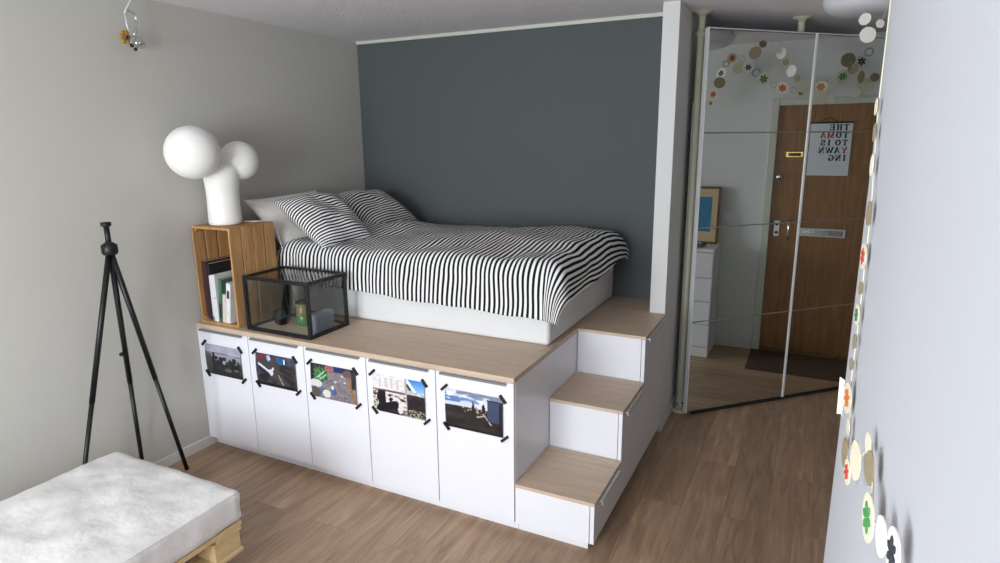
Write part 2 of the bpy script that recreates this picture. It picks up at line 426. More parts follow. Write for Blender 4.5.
def paint3(u,v):
    n=nz(u,v,22,4); c=[128+n*36,120+n*34,124+n*36]
    if v<.16: c=[44+n*50,38+n*40,44+n*40]
    if v<.15 and .5<u<.7: c=[34,52,110]
    if ell(u,v,.42,.10,.10,.12): c=[150+n*80,96+n*60,100+n*60]
    if ell(u,v,.82,.16,.10,.12): c=[110,84,84]
    if ell(u,v,.22,.30,.17,.23): c=[60+n*90,110+n*100,66+n*80]
    if seg(u,v,(.14,.4),(.3,.2),.012) or seg(u,v,(.2,.45),(.34,.28),.01): c=[190,214,190]
    if u<.07 and v<.55: c=[40,34,34]
    if ell(u,v,.10,.58,.14,.12): c=[214,212,214]
    if ell(u,v,.06,.85,.14,.18): c=[96,84,80]
    if ell(u,v,.23,.76,.04,.10): c=[70,110,150]
    if ell(u,v,.5,.77,.05,.09): c=[56,100,156]
    if ell(u,v,.47,.64,.035,.06): c=[216,226,230]
    if ell(u,v,.33,.85,.09,.12): c=[224,220,214]
    if ell(u,v,.54,.45,.03,.03) or ell(u,v,.75,.42,.025,.03) or ell(u,v,.7,.25,.03,.03): c=[196,204,212]
    if seg(u,v,(.84,.28),(.96,1.0),.035): c=[150,112,80]
    if u>.9 and v<.55 and v>.1: c=[52,44,42]
    return c
def paint4(u,v):
    n=nz(u,v,16,6)
    if v<.37: c=[226+n*26,222+n*26,222+n*26]
    else: c=[36+n*30,34+n*28,36+n*28]
    if u<.62 and .37<v<.41: c=[120,90,96]
    if .1<u<.5 and .08<v<.33 and (int(u*26)%3==0): c=[200,196,200]
    if u>.66 and v<.30: t=(u-.66)/.34; c=[60+90*v/.3,130+60*v/.3,205+20*t]
    if .62<u<.66 and v<.8: c=[188,160,150]
    if u>.66 and seg(u,v,(.67,.05),(.8,.28),.03): c=[230,232,236]
    if u>.66 and seg(u,v,(.67,.16),(.72,.26),.02): c=[30,32,40]
    if u>.66 and .3<v<.40: c=[196+n*60,196+n*60,200+n*60]
    if u>.66 and v>=.40: c=[44+n*20,40+n*18,42+n*18]
    if u<.10 and v>.4 and nz(u,v,30,2)>-.1: c=[206,196,186]
    if .24<u<.64 and .42<v<.86 and nz(u,v,13,9)>-.22: c=[224+n*40,214+n*40,214+n*40]
    if ell(u,v,.15,.58,.08,.16): c=[24,24,28]
    if seg(u,v,(.12,.9),(.42,.74),.07) : c=[24,24,28]
    if u>.55 and v>.78 and nz(u,v,26,3)>.05: c=[170,170,150]
    if ell(u,v,.52,.86,.05,.10): c=[222,218,222]
    return c
def paint5(u,v):
    n=nz(u,v,7,8); hz=.40+.0*u
    if v<hz:
        m=nz(u*1.2,v*3,4,11)
        if m>.02-.4*(u-.2): c=[214+n*40,216+n*40,226+n*30]
        else: c=[70+90*u,120+50*u,176+20*u]
        if v<.10+.06*nz(u,v,6,3) and u>.2: c=[130+n*50,140+n*50,166+n*50]
        if .3<v and u<.5: c=[206,212,226]
    else: c=[40+n*26,37+n*24,36+n*22]
    if .40<v<.52 and .3<u<.72 and nz(u,v,24,5)>.1: c=[176,150,112]
    if ell(u,v,.49,.42,.022,.20) or ell(u,v,.67,.44,.032,.20): c=[26,28,36]
    if seg(u,v,(.67,.5),(.8,.74),.012) or seg(u,v,(.67,.55),(.56,.60),.012): c=[186,170,150]
    if u>.74 and .10<v<.66: c=[60,72,100]
    if u>.73 and .10<v<.15: c=[34,38,52]
    if u>.94 and v>.1: c=[26,30,44]
    if v>.93: c=[24,22,24]
    return c
def make_print(name,fn,x0,x1,z0,z1,lab,y=-.0015,nu=84,nv=56,tapes=None):
    bm=bmesh.new(); cl=bm.loops.layers.color.new('Col')
    cx,cz=(x0+x1)/2,(z0+z1)/2
    V=[]
    for j in range(nv+1):
        row=[]
        for i in range(nu+1):
            u,v=i/nu,j/nv
            yy=y-.0015-.006*math.sin(PI*v)*(abs(2*u-1)**3)   # sides curl a little off the door
            row.append(bm.verts.new((x0+(x1-x0)*u-cx,yy-y,z1-(z1-z0)*v-cz)))
        V.append(row)
    for j in range(nv):
        for i in range(nu):
            f=bm.faces.new((V[j][i],V[j+1][i],V[j+1][i+1],V[j][i+1])); f.smooth=True
            c=fn((i+.5)/nu,(j+.5)/nv); c=[min(1,max(0,t/255)) for t in c]
            for l in f.loops: l[cl]=(*c,1)
    me=bpy.data.meshes.new(name); bm.to_mesh(me); bm.free()
    me.materials.append(M['photo_ink'])
    o=bpy.data.objects.new(name,me); COL.objects.link(o); o.location=(cx,y,cz); o['_org']=(cx,y,cz)
    md=o.modifiers.new('s','SOLIDIFY'); md.thickness=.0004; md.offset=-1
    tag(o,lab,'photo print','photo prints taped to the cabinet doors')
    for (px,pz,ang) in tapes:
        t=MB(); R=Matrix.Translation((px,y-.0075,pz))@Matrix.Rotation(-ang,4,'Y')
        t.box(-.022,.022,-.0006,.0072,-.0062,.0062,mat=R)
        t.build('tape','black_tape',o)
    return o
P_=[(paint1,.057,.339,.464,.643,'grey misty print of people in silhouette taped to the door by the left wall'),
    (paint2,.454,.739,.466,.648,'dark print with a white bird shape and red corner taped to the second door'),
    (paint3,.844,1.136,.466,.649,'print of grey speckled ground with a green bush taped to the middle door'),
    (paint4,1.243,1.541,.464,.656,'bright white and black print with a blue sky corner taped to the fourth door'),
    (paint5,1.653,1.947,.464,.651,'print of cloudy blue sky over dark field taped to the door beside the steps')]
for fn,x0,x1,z0,z1,lab in P_:
    tp=[(x0-.004,z1+.003,.75),(x1+.0,z1-.002,-.9),(x0+.003,z0+.0,-.85),(x1+.008,z0-.002,.75)]
    make_print('photo_print',fn,x0,x1,z0,z1,lab,tapes=tp)

# ------------------------------------------------------------------ bed
MT=1.075
mt=MB().box(.02,1.978,.452,1.562,ZP+.0008,MT,bev=.022,seg=4)
tag(mt.build('mattress','sheet_white',org=(1,1,ZP)),'thick white sheeted mattress on the birch platform under the striped duvet','mattress')
PER=.0265
def duvet():
    bm=bmesh.new(); uvl=bm.loops.layers.uv.new('UVMap')
    nu,nv=300,130
    ax0,ax1=.25,2.045            # head edge of the cloth, roll line at foot
    ey0=.49; y1=1.545
    top=MT+.095
    V={}; UV={}
    for i in range(nu+1):
        for j in range(nv+1):
            a=i/nu; b=j/nv
            ovx=.20+.03*math.sin(3*b+1)
            A=ax0+(ax1-.07+ovx-ax0)*a
            fold=.012*noise.noise(Vector((A*7,1.3,0)))
            t=min(1,max(0,(A-.4)/1.6))
            ovy=.275+.055*t+fold
            Bc=(ey0-ovy)+(y1-(ey0-ovy))*b
            ex=max(0,A-(ax1-.07)); ey=max(0,ey0-Bc)
            x=min(A,ax1-.07); y=max(Bc,ey0)
            p=4.0; e=(ex**p+ey**p)**(1/p)
            rr=.085
            if e>1e-9: dx,dy=ex/e,-ey/e
            else: dx,dy=0,0
            th=min(e/rr,PI/2)
            hx=rr*math.sin(th); dz=rr*(1-math.cos(th))+max(0,e-rr*PI/2)*.93
            flare=max(0,e-rr*PI/2)*.10
            x+=dx*(hx+flare); y+=dy*(hx+flare)
            # quilting puff
            nzv=.030*noise.noise(Vector((A*2.1,Bc*2.6,3)))+.013*noise.noise(Vector((A*5.5,Bc*6,7)))+.005*noise.noise(Vector((A*14,Bc*11,9)))
            damp=max(0.0,1-e/.25)
            crown=.035*math.sin(PI*min(1,max(0,(y-ey0)/(y1-ey0))))
            z=top+nzv*damp+crown*damp-dz+.012*math.sin(A*4.3+.6)*damp
            z=max(z,MT+.012) if e<=0 else z
            # hem waves
            wv=.010*noise.noise(Vector((A*9,Bc*3,21)))*min(1,e/.15)
            x+=dx*wv; y+=dy*wv
            # lateral wobble
            x+=.006*noise.noise(Vector((A*4,Bc*5,33)))
            # head end tucks down
            if a<.06:
                q=(1-a/.06); z-=.075*q*q if e<=0 else .05*q*q
            # puffed back edge sinks a little to the wall
            if b>.93: z-=.03*((b-.93)/.07)**2
            V[i,j]=bm.verts.new((x,y,z))
            warp=.012*noise.noise(Vector((A*3,Bc*3,55)))+.006*noise.noise(Vector((A*9,Bc*7,59)))
            UV[i,j]=((A+warp)/PER,Bc)
    for i in range(nu):
        for j in range(nv):
            f=bm.faces.new((V[i,j],V[i+1,j],V[i+1,j+1],V[i,j+1])); f.smooth=True
            for l,k in zip(f.loops,((i,j),(i+1,j),(i+1,j+1),(i,j+1))): l[uvl].uv=UV[k]
    me=bpy.data.meshes.new('duvet'); o3=Vector((1.1,1,MT))
    for v in bm.verts: v.co-=o3
    bm.to_mesh(me); bm.free(); me.materials.append(M['striped_cotton'])
    o=bpy.data.objects.new('duvet',me); COL.objects.link(o); o.location=o3
    md=o.modifiers.new('s','SOLIDIFY'); md.thickness=.012; md.offset=1
    tag(o,'black and white striped duvet spread over the bed, hem hanging over the edge','duvet')
duvet()
def pillow(name,corners,th,mat,lab,cat,per=None,uvdir=0,group=None,seed=0,flat=False,curve=0):
    """corners: TL TR BR BL (world); th half thickness"""
    TL,TR,BR,BL=[Vector(c) for c in corners]
    n0=((TR-TL).cross(BL-TL)).normalized(); 
    c0=(TL+TR+BR+BL)/4
    if n0.dot(Vector((3.08,-2.29,1.76))-c0)<0: n0=-n0
    bm=bmesh.new(); uvl=bm.loops.layers.uv.new('UVMap'); n=44
    for side in (1,-1):
        V={};UV={}
        for i in range(n+1):
            for j in range(n+1):
                s=2*i/n-1; t=2*j/n-1
                s2=s*(1-.07*(1-t*t)*s*s*1.0 if abs(s)>.0 else 1); t2=t*(1-.07*(1-s*s)*t*t)
                u,v=(s2+1)/2,(t2+1)/2
                p=TL*(1-u)*(1-v)+TR*u*(1-v)+BR*u*v+BL*(1-u)*v
                h=th*((1-s**4)*(1-t**4))**.55*(1-.25*(s*s+t*t)/2)
                h*=1+.28*noise.noise(Vector((s*1.7+seed,t*1.7,seed)))
                h+=.006*noise.noise(Vector((s*5+seed,t*5,seed)))*(1-s*s)*(1-t*t)
                e=max(abs(s),abs(t)); h+=.0
                p=p+n0*(side*h)+n0*curve*(s*s)
                V[i,j]=p; UV[i,j]=(((u*(TR-TL).length+math.copysign((th-h)*.9*s*s,s)) if uvdir==0 else (v*(BL-TL).length+math.copysign((th-h)*.9*t*t,t)))/(per or 1)+.35*noise.noise(Vector((u*2.5+seed,v*2.5,4))),v)
        BV={k:bm.verts.new(p) for k,p in V.items()}
        for i in range(n):
            for j in range(n):
                q=((i,j),(i+1,j),(i+1,j+1),(i,j+1))
                if side<0: q=tuple(reversed(q))
                f=bm.faces.new([BV[k] for k in q]); f.smooth=True
                for l,k in zip(f.loops,q): l[uvl].uv=UV[k]
    bmesh.ops.remove_doubles(bm,verts=bm.verts[:],dist=.0005)
    bmesh.ops.recalc_face_normals(bm,faces=bm.faces[:])
    for v in bm.verts: v.co-=c0
    me=bpy.data.meshes.new(name); bm.to_mesh(me); bm.free(); me.materials.append(M[mat])
    o=bpy.data.objects.new(name,me); COL.objects.link(o); o.location=c0
    tag(o,lab,cat,group); return o
pillow('pillow',[(.090,.335,1.425),(.09,.95,1.44),(.33,1.0,1.12),(.30,.44,1.10)],.065,'pillow_linen','plain off-white pillow leaning on the grey wall behind the striped pillow','pillow',seed=3)
pillow('striped_pillow',[(.22,.43,1.415),(.32,.88,1.43),(.73,.70,1.195),(.66,.36,1.17)],.080,'striped_cotton','front black and white striped pillow leaning on the off-white pillow','pillow',per=.0245,uvdir=1,group='striped pillows at the head of the bed',seed=5)
pillow('striped_pillow',[(.18,.96,1.40),(.26,1.40,1.405),(.59,1.41,1.205),(.60,.94,1.18)],.078,'striped_cotton','rear black and white striped pillow in the corner by the slate wall','pillow',per=.0245,uvdir=1,group='striped pillows at the head of the bed',seed=9)

# ------------------------------------------------------------------ crate, books, lamp
CT=1.308
cx0,cx1,cy0,cy1=.018,.314,.024,.345
cr=thing('wooden_crate','orange-brown slatted fruit crate standing on end on the worktop by the wall','crate',((cx0+cx1)/2,(cy0+cy1)/2,ZP+.001))
z0=ZP+.001
for nm,xa in (('side_panel',cx0),('side_panel',cx1-.009)):
    b_=MB(); n=4; wv=(cy1-cy0-.003*3)/n
    for i in range(n): b_.box(xa-(.003 if xa>.2 else 0),xa+.009,cy0+i*(wv+.003)+.002,cy0+i*(wv+.003)+wv-.004,z0+.0005+.002*(i%2),CT-.0005-.003*(i%3),bev=.003)
    b_.build(nm,'crate_pine',cr)
b_=MB(); n=3; wv=(cx1-cx0-.022)/n
for i in range(n): b_.box(cx0+.010+i*wv+.001,cx0+.010+(i+1)*wv-.003,cy1-.010,cy1-.002,z0,CT-.001,bev=.001)
b_.build('back_panel','crate_pine',cr)
for nm,za in (('end_board',z0+.0005),('end_board',CT-.0135)):
    B(cx0+.0095,cx1-.0095,cy0+.001,cy1-.0105,za,za+.013,bev=.0015).build(nm,'crate_pine',cr)
for za in (z0+.0145,CT-.0145):
    s=1 if za<1 else -1
    for xa,sx in ((cx0+.0095,1),(cx1-.0095,-1)):
        MB().prism([(xa,cy0+.015,za),(xa+sx*.024,cy0+.015,za),(xa,cy0+.015,za+s*.024)],(0,.30,0)).build('corner_batten','crate_pine',cr)
def book(x,w,h,d,tilt,spine,cover,lab,y0=.050,extra=None):
    z=z0+.0145
    o=thing('book',lab,'book',(x+w/2,y0+d/2,z),'books standing in the crate')
    R=Matrix.Translation((x,y0,z+(w*math.sin(tilt) if tilt>0 else 0)))@Matrix.Rotation(-tilt,4,'Y')
    m=MB().use(cover).box(0,w,0,.002,0,h,mat=R).box(0,.002,.002,d,0,h,mat=R).box(w-.002,w,.002,d,0,h,mat=R)
    m.build('cover',None,o)
    MB().box(.0022,w-.0022,.0025,d-.004,.003,h-.003,mat=R).build('pages','paper_white',o)
    if extra: 
        m=MB()
        for e in extra: m.use(e[0]).box(w*e[1],w*e[2],-.0008,-.0001,h*e[3],h*e[4],mat=R)
        m.build('spine_print',None,o)
    return o
simple('maroon',rgb(72,40,42),.6); simple('black_cover',rgb(34,32,36),.5); simple('white_cover',rgb(226,226,228),.5); simple('ivory_cover',rgb(216,208,194),.5)
simple('green_cover',rgb(70,110,90),.5); simple('violet_cover',rgb(96,84,150),.5)
MIN=.0015
book(.0305,.030,.335,.225,0,'maroon','maroon','dark maroon book at the left side of the crate',y0=.055)
book(.0625,.034,.325,.235,0,'black_cover','black_cover','thick black book beside the maroon one',y0=.052)
book(.0985,.020,.262,.215,0,'white_cover','white_cover','slim white book with violet foot right of the black one',y0=.040,extra=[('violet_cover',.1,.5,.0,.10)])
book(.1200,.028,.268,.21,0,'white_cover','white_cover','thicker white book in the middle of the crate',y0=.036,extra=[('violet_cover',.3,.7,.5,.52)])
book(.1500,.022,.250,.19,-.10,'green_cover','green_cover','leaning green and dark patterned book',y0=.038,extra=[('black_cover',.1,.8,.1,.45)])
book(.1740,.024,.165,.18,-.12,'ivory_cover','ivory_cover','short ivory book leaning between taller books',y0=.040)
book(.2000,.032,.235,.20,-.14,'white_cover','white_cover','white book with a dark picture on its spine, leaning left at the right side',y0=.040,extra=[('black_cover',.2,.75,.62,.82),('ivory_cover',.1,.5,.2,.3)])
# the white bubble lamp
def bubble_lamp():
    m=MB()
    c=Vector((.150,.150,CT+.0008))
    m.tube([c,c+Vector((0,0,.012)),c+Vector((.002,-.003,.10)),c+Vector((.008,-.006,.19)),c+Vector((.016,-.010,.24)),c+Vector((.022,-.014,.285)),c+Vector((.026,-.016,.325)),c+Vector((.028,-.018,.350))],[.086,.089,.085,.086,.092,.098,.092,.06],36)
    m.sphere((.205,-.052,1.706),.136,48)
    m.sphere((.200,.240,1.655),.107,44)
    o=m.build('table_lamp','lamp_white',org=tuple(c))
    r=o.modifiers.new('r','REMESH'); r.mode='VOXEL'; r.voxel_size=.006; r.use_smooth_shade=True
    s=o.modifiers.new('s','SMOOTH'); s.iterations=16; s.factor=.6
    tag(o,'large white double-bubble table lamp standing on the wooden crate','lamp')
    o['_org']=tuple(c)
    pts=[(.20,.235,CT+.006),(.26,.33,CT+.004),(.29,.375,CT-.03),(.30,.40,1.15),(.33,.41,.98)]
    for k in range(15):
        a=PI*.9-k*2*PI/15*1.0; pts.append((.40+.045*math.cos(a),.415-.001*k,.895+.055*math.sin(a)))
    pts+=[(.37,.405,.80),(.37,.40,.765)]
    MB().tube(pts,.0028,6).build('cord','lamp_white',o)
    B(.355,.385,.385,.425,ZP+.001,ZP+.045,bev=.006).build('cord_switch','white_gloss',o)
bubble_lamp()

# ------------------------------------------------------------------ glass display case with things in it
gx0,gx1,gy0,gy1,gz0,gz1=.372,.829,.030,.334,ZP+.001,1.056
gc=thing('glass_display_case','black-framed glass display case standing on the birch worktop beside the crate','display case',((gx0+gx1)/2,(gy0+gy1)/2,gz0))
t=.018
b_=MB()
for x in (gx0,gx1-t):
    for y in (gy0,gy1-t): b_.box(x,x+t,y,y+t,gz0,gz1,bev=.001)
for z in (gz0,gz1-t):
    for y in (gy0,gy1-t): b_.box(gx0+t,gx1-t,y,y+t,z,z+t,bev=.001)
    for x in (gx0,gx1-t): b_.box(x,x+t,gy0+t,gy1-t,z,z+t,bev=.001)
b_.build('frame','black_metal',gc)
e=.003
for (x0,x1,y0,y1,za,zb) in [(gx0+t,gx1-t,gy0+.004,gy0+.004+e,gz0+t,gz1-t),(gx0+t,gx1-t,gy1-.008,gy1-.008+e,gz0+t,gz1-t),(gx0+.004,gx0+.004+e,gy0+t,gy1-t,gz0+t,gz1-t),(gx1-.008,gx1-.008+e,gy0+t,gy1-t,gz0+t,gz1-t),(gx0+t,gx1-t,gy0+t,gy1-t,gz1-.008,gz1-.005)]:
    B(x0,x1,y0,y1,za,zb).build('glass_pane','case_glass',gc)
B(gx0+t,gx1-t,gy0+t,gy1-t,gz0+.002,gz0+.007).build('base_panel','worktop_birch',gc)
h_=MB().box(gx0+.33,gx0+.37,gy0-.006,gy0-.0005,gz0+.001,gz0+.014,bev=.002).build('latch','black_metal',gc)
gb=gz0+.0075
simple('candle_green',rgb(64,116,62),.25); simple('jar_olive',rgb(112,104,52),.3); simple('tin_blue',rgb(112,118,140),.5); simple('black_gloss',rgb(16,16,20),.2)
# black faceted candle holder
m=MB(); c=(.487,.175,gb)
prof=[(.0,.0),(.030,.0),(.056,.042),(.044,.080),(.018,.092),(.014,.084),(0,.080)]
m.lathe(c,prof,7)
o=m.build('candle_holder','black_gloss',org=c)
for f in o.data.polygons: f.use_smooth=False
tag(o,'small black faceted candle holder at the left inside the glass case','candle holder')
c=(.603,.222,gb)
j=thing('lidded_jar','olive and green glass jar with a dark lid inside the glass case','jar',c)
MB().lathe(c,[(0,0),(.036,0),(.041,.006),(.041,.050),(.039,.053),(0,.053)],28).build('jar_base','candle_green',j)
MB().lathe(c,[(0,.0535),(.040,.0535),(.041,.058),(.041,.118),(.036,.122),(0,.122)],28).build('jar_body','jar_olive',j)
MB().lathe(c,[(0,.1225),(.038,.1225),(.039,.125),(.039,.134),(0,.136)],28).build('lid','black_gloss',j)
o_=(.77,.177,gb)
bx=thing('ribbed_tin','blue-grey ribbed tin box at the right inside the glass case','box',o_)
m=MB().box(.742,.798,.105,.250,gb,gb+.090,bev=.004)
for k in range(10):
    y=.113+k*.0132
    m.box(.798,.8005,y,y+.006,gb+.006,gb+.080)
for k in range(4):
    x=.747+k*.0125
    m.box(x,x+.006,.1025,.105,gb+.006,gb+.080)
m.build('body','tin_blue',bx)
B(.741,.799,.104,.251,gb+.0905,gb+.100,bev=.003).build('lid','tin_blue',bx)

# ------------------------------------------------------------------ mirrored sliding doors on tension poles, at 45 degrees in the corner
S2=math.sqrt(.5); MK=.620133
d45=Vector((S2,S2,0)); n45=Vector((S2,-S2,0))
Mo=Vector((2.470,1.593,0))
def MF(): # local frame: x along the mirror, y out of the back, z up
    return Matrix(((S2,-S2,0,Mo.x),(S2,S2,0,Mo.y),(0,0,1,0),(0,0,0,1)))
F=MF()
zb=[.026,.630,1.222,1.782,2.355]
for k,(s0,lab) in enumerate(((0.0,'left mirrored sliding wardrobe door next to the white partition'),(.7735,'right mirrored sliding wardrobe door beside the hanging garland'))):
    base=F@Vector((s0+.38,.02,.02))
    md=thing('mirror_door',lab,'wardrobe door',tuple(base),'mirrored wardrobe doors')
    fr=MB()
    wd=.773
    fr.box(s0,s0+.007,-.005,.03,.022,2.362,bev=.001,mat=F).box(s0+wd-.007,s0+wd,-.005,.03,.022,2.362,bev=.001,mat=F)
    fr.build('door_frame','white_frame',md)
    fr=MB().box(s0+.0075,s0+wd-.0075,-.001,.03,2.3555,2.362,mat=F)
    fr.build('door_rail','aluminium',md)
    for q in range(4):
        B(s0+.0075,s0+wd-.0075,.0,.006,zb[q]+.004,zb[q+1]-.004,mat=F).build('mirror_glass','mirror_silver',md)
    for q in (1,2,3):
        B(s0+.0075,s0+wd-.0075,-.0015,.006,zb[q]-.0035,zb[q]+.0035,mat=F).build('divider_strip','grey_strip',md)
    B(s0+.008,s0+wd-.008,.0065,.02,.026,2.355,mat=F).build('backing','rubber_dark',md)
rl=MB().box(.05,1.48,.003,.016,.001,.021,bev=.002,mat=F); tag(rl.build('sliding_track','rubber_dark',org=tuple(F@Vector((.77,.01,.001)))),'dark floor track under the mirrored wardrobe doors','track')
def pole(x,y,lab):
    p=thing('tension_pole',lab,'pole',(x,y,0),'beige floor-to-ceiling poles')
    m=MB().lathe((x,y,.024),[(.022,0),(.022,2.30),(.0195,2.303),(.0195,2.41)],28); m.build('pole_tube','beige_lacquer',p)
    MB().lathe((x,y,.0),[(0,0),(.056,0),(.058,.004),(.055,.014),(.030,.024),(.0,.0245)],36).build('foot_disc','beige_lacquer',p)
    MB().lathe((x,y,H),[(0,-.001),(.052,-.001),(.052,-.006),(.024,-.018),(.020,-.030),(0,-.03)],36).build('ceiling_disc','beige_lacquer',p)
    m=MB().lathe((x,y,2.325),[(.0205,0),(.026,0),(.026,.03),(.0205,.03)],24)
    m.build('collar','beige_lacquer',p)
    MB().cyl((x-.045,y-.01,2.34),(x-.026,y-.006,2.34),.005,n=10).build('screw','chrome',p)
    MB().cyl((x+.026,y-.006,2.34),(x+.046,y-.014,2.34),.006,n=10).build('screw','chrome',p)
    m=MB().cyl((x-.03,y-.02,.06),(x+.03,y-.02,.06),.006,n=10); m.build('bolt','chrome',p)
pole(2.420,1.668,'beige floor-to-ceiling pole standing between the partition and the mirror')
pole(2.925,2.145,'beige floor-to-ceiling pole behind the mirrors, only its top showing')
# tall white board standing in the wardrobe behind the first pole
tag(B(2.3795,2.3895,1.74,2.06,.001,1.965,bev=.001).build('wardrobe_side_board','white_matt',org=(2.388,1.85,0)),'tall narrow white board on edge between partition and pole','board')

# ------------------------------------------------------------------ hall things seen in the mirror
dx0,dx1,dy0,dy1,dz=3.667,HX-.015,.75,1.548,.892
ch=thing('chest_of_drawers','white chest of drawers in the hall, seen in the mirror below the picture','chest of drawers',((dx0+dx1)/2,(dy0+dy1)/2,0))
MB().box(dx0+.02,dx1,dy0,dy1,.001,dz-.02,bev=.001).box(dx0+.002,dx0+.0195,dy0+.004,dy1-.004,.001,.080,bev=.001).build('body','white_matt',ch)
B(dx0,dx1,dy0-.004,dy1+.002,dz-.0195,dz,bev=.002).build('top_panel','white_matt',ch)
zz=[.085,.275,.467,.662,.868]
for q in range(4):
    d_=B(dx0+.002,dx0+.0195,dy0+.004,dy1-.004,zz[q]+.004,zz[q+1]-.004,bev=.002).build('drawer_front','white_gloss',ch)
pf=MB(); px_=(3.945,1.20,dz)
pc=thing('framed_picture','wood-framed picture with a blue print leaning on the hall wall, seen in the mirror','picture',(3.96,1.3,dz+.001))
T=Matrix.Translation((3.945,1.20,dz+.003))@Matrix.Rotation(.12,4,'Y')
w_,h_2=.33,.47
pf=MB().box(0,.018,0,.018,0,h_2,mat=T).box(0,.018,w_-.018,w_,0,h_2,mat=T).box(0,.018,.018,w_-.018,0,.018,mat=T).box(0,.018,.018,w_-.018,h_2-.018,h_2,mat=T)
pf.build('frame','frame_oak',pc)
B(.008,.014,.018,w_-.018,.018,h_2-.018,mat=T).build('mount_board','art_board',pc)
simple('print_blue',rgb(70,130,170),.5,var=.35,vscale=30)
B(.0065,.0079,.06,w_-.065,.10,h_2-.085,mat=T).build('print','print_blue',pc)
m=MB()
cc=thing('trinket_dish','small grey dish of trinkets on the hall chest of drawers','dish',(3.79,1.42,dz+.001))
MB().lathe((3.79,1.42,dz+.001),[(0,0),(.03,0),(.055,.02),(.057,.022),(.05,.018),(.028,.006),(0,.006)],24).build('bowl','tin_blue',cc)
MB().sphere((3.78,1.43,dz+.028),.018,14).sphere((3.805,1.41,dz+.026),.016,14).build('trinkets','grey_strip',cc)
sw=thing('light_switch','small white light switch on the hall wall, seen in the mirror','switch',(HX-.001,1.575,1.10))
B(HX-.009,HX-.001,1.535,1.615,1.06,1.14,bev=.003).build('switch_plate','white_gloss',sw)
B(HX-.014,HX-.0095,1.55,1.60,1.075,1.125,bev=.002).build('rocker','white_gloss',sw)
tag(B(3.535,HX-.013,DY0-.055,DY1+.0,.001,.010,bev=.003).build('doormat','dark_mat',org=(3.79,2.37,0)),'dark brown doormat in front of the wooden entrance door','doormat')
# calendar on the door
cal=thing('wall_calendar','white calendar with bold THE TOMA TO IS YAWN ING lettering on the wooden door','calendar',(HX,2.257,1.86))
ca0,ca1,cz0,cz1=2.142,2.424,1.461,1.849
XF=HX-.006
B(XF,XF+.003,ca0,ca1,cz0,cz1).build('sheet','calendar_paper',cal)
B(XF-.003,XF+.004,ca0-.004,ca1+.004,cz1,cz1+.012,bev=.001).build('top_bar','calendar_bar',cal)
MB().tube([(XF,2.20,cz1+.012),(XF,2.235,cz1+.035),(XF,2.262,cz1+.044),(XF,2.289,cz1+.035),(XF,2.32,cz1+.012)],.0022,8).build('hanger','calendar_bar',cal)
GL={ # strokes in a 1x1 box: (x0,y0,x1,y1,thick?)
 'T':[(.5,0,.5,1,1),(.05,.96,.95,.96,0),(.06,.75,.06,.96,0),(.94,.75,.94,.96,0),(.32,.03,.68,.03,0)],
 'H':[(.22,0,.22,1,1),(.78,0,.78,1,1),(.22,.52,.78,.52,0),(.05,.03,.4,.03,0),(.6,.03,.95,.03,0),(.05,.97,.4,.97,0),(.6,.97,.95,.97,0)],
 'E':[(.25,0,.25,1,1),(.08,.96,.9,.96,0),(.25,.52,.7,.52,0),(.08,.04,.92,.04,0),(.9,.76,.9,.96,0),(.92,.04,.92,.26,0),(.7,.4,.7,.64,0)],
 'O':'O','G':'G','S':'S',
 'M':[(.14,0,.14,1,0),(.14,1,.5,.1,1),(.5,.1,.84,1,0),(.84,0,.84,1,1),(.02,.03,.28,.03,0),(.68,.03,1,.03,0)],
 'A':[(.12,0,.5,1,0),(.5,1,.86,0,1),(.25,.33,.7,.33,0),(0,.03,.28,.03,0),(.66,.03,1,.03,0)],
 'I':[(.5,0,.5,1,1),(.25,.03,.75,.03,0),(.25,.97,.75,.97,0)],
 'Y':[(.1,1,.5,.45,1),(.9,1,.5,.45,0),(.5,0,.5,.5,1),(.28,.03,.72,.03,0),(0,.97,.3,.97,0),(.72,.97,1,.97,0)],
 'W':[(.05,1,.3,0,1),(.3,0,.52,.9,0),(.5,.95,.72,0,1),(.72,0,.95,1,0),(-.04,.97,.2,.97,0),(.82,.97,1.04,.97,0)],
 'N':[(.16,0,.16,1,0),(.16,1,.84,0,1),(.84,0,.84,1,0),(.02,.03,.3,.03,0),(.0,.97,.2,.97,0),(.7,.97,.98,.97,0)]}
def arc(cx,cy,rx,ry,a0,a1,n=14): return [(cx+rx*math.cos(math.radians(a0+(a1-a0)*i/n)),cy+ry*math.sin(math.radians(a0+(a1-a0)*i/n))) for i in range(n+1)]
GL['O']=[('p',arc(.5,.5,.38,.46,0,360,24))]
GL['G']=[('p',arc(.52,.5,.40,.46,45,345,20)),(.86,.04,.86,.42,1),(.66,.42,1,.42,0)]
GL['S']=[('p',arc(.5,.73,.30,.23,20,270,12)+arc(.5,.27,.32,.24,90,-160,12)),(.82,.7,.82,.96,0),(.18,.04,.18,.3,0)]
def letter(mb,ch,oy,oz,w,h):
    def pt(u,v): return Vector((XF-.0006,oy-u*w,oz+v*h))
    def stroke(a,b,th):
        a,b=pt(*a),pt(*b); d=(b-a); L_=d.length; d.normalize(); s_=Vector((0,-d.z,d.y))*th/2
        a=a-d*th*.25; b=b+d*th*.25
        mb.prism([a-s_,b-s_,b+s_,a+s_],(-.0007,0,0))
    for g in GL[ch]:
        if g[0]=='p':
            pts=g[1]
            for a,b in zip(pts,pts[1:]):
                dx=abs(b[0]-a[0]); dy=abs(b[1]-a[1]); stroke(a,b,.0045+.0060*(dy/(dx+dy+1e-6)))
        else: stroke((g[0],g[1]),(g[2],g[3]),.0105 if g[4] else .0045)
lines=[('THE','kkk'),('TOMA','kkrr'),('TO IS','kkkkk'),('YAWN','rkkk'),('ING','kkk')]
mk,mr,my=MB(),MB(),MB()
lh,lw=.041,.038
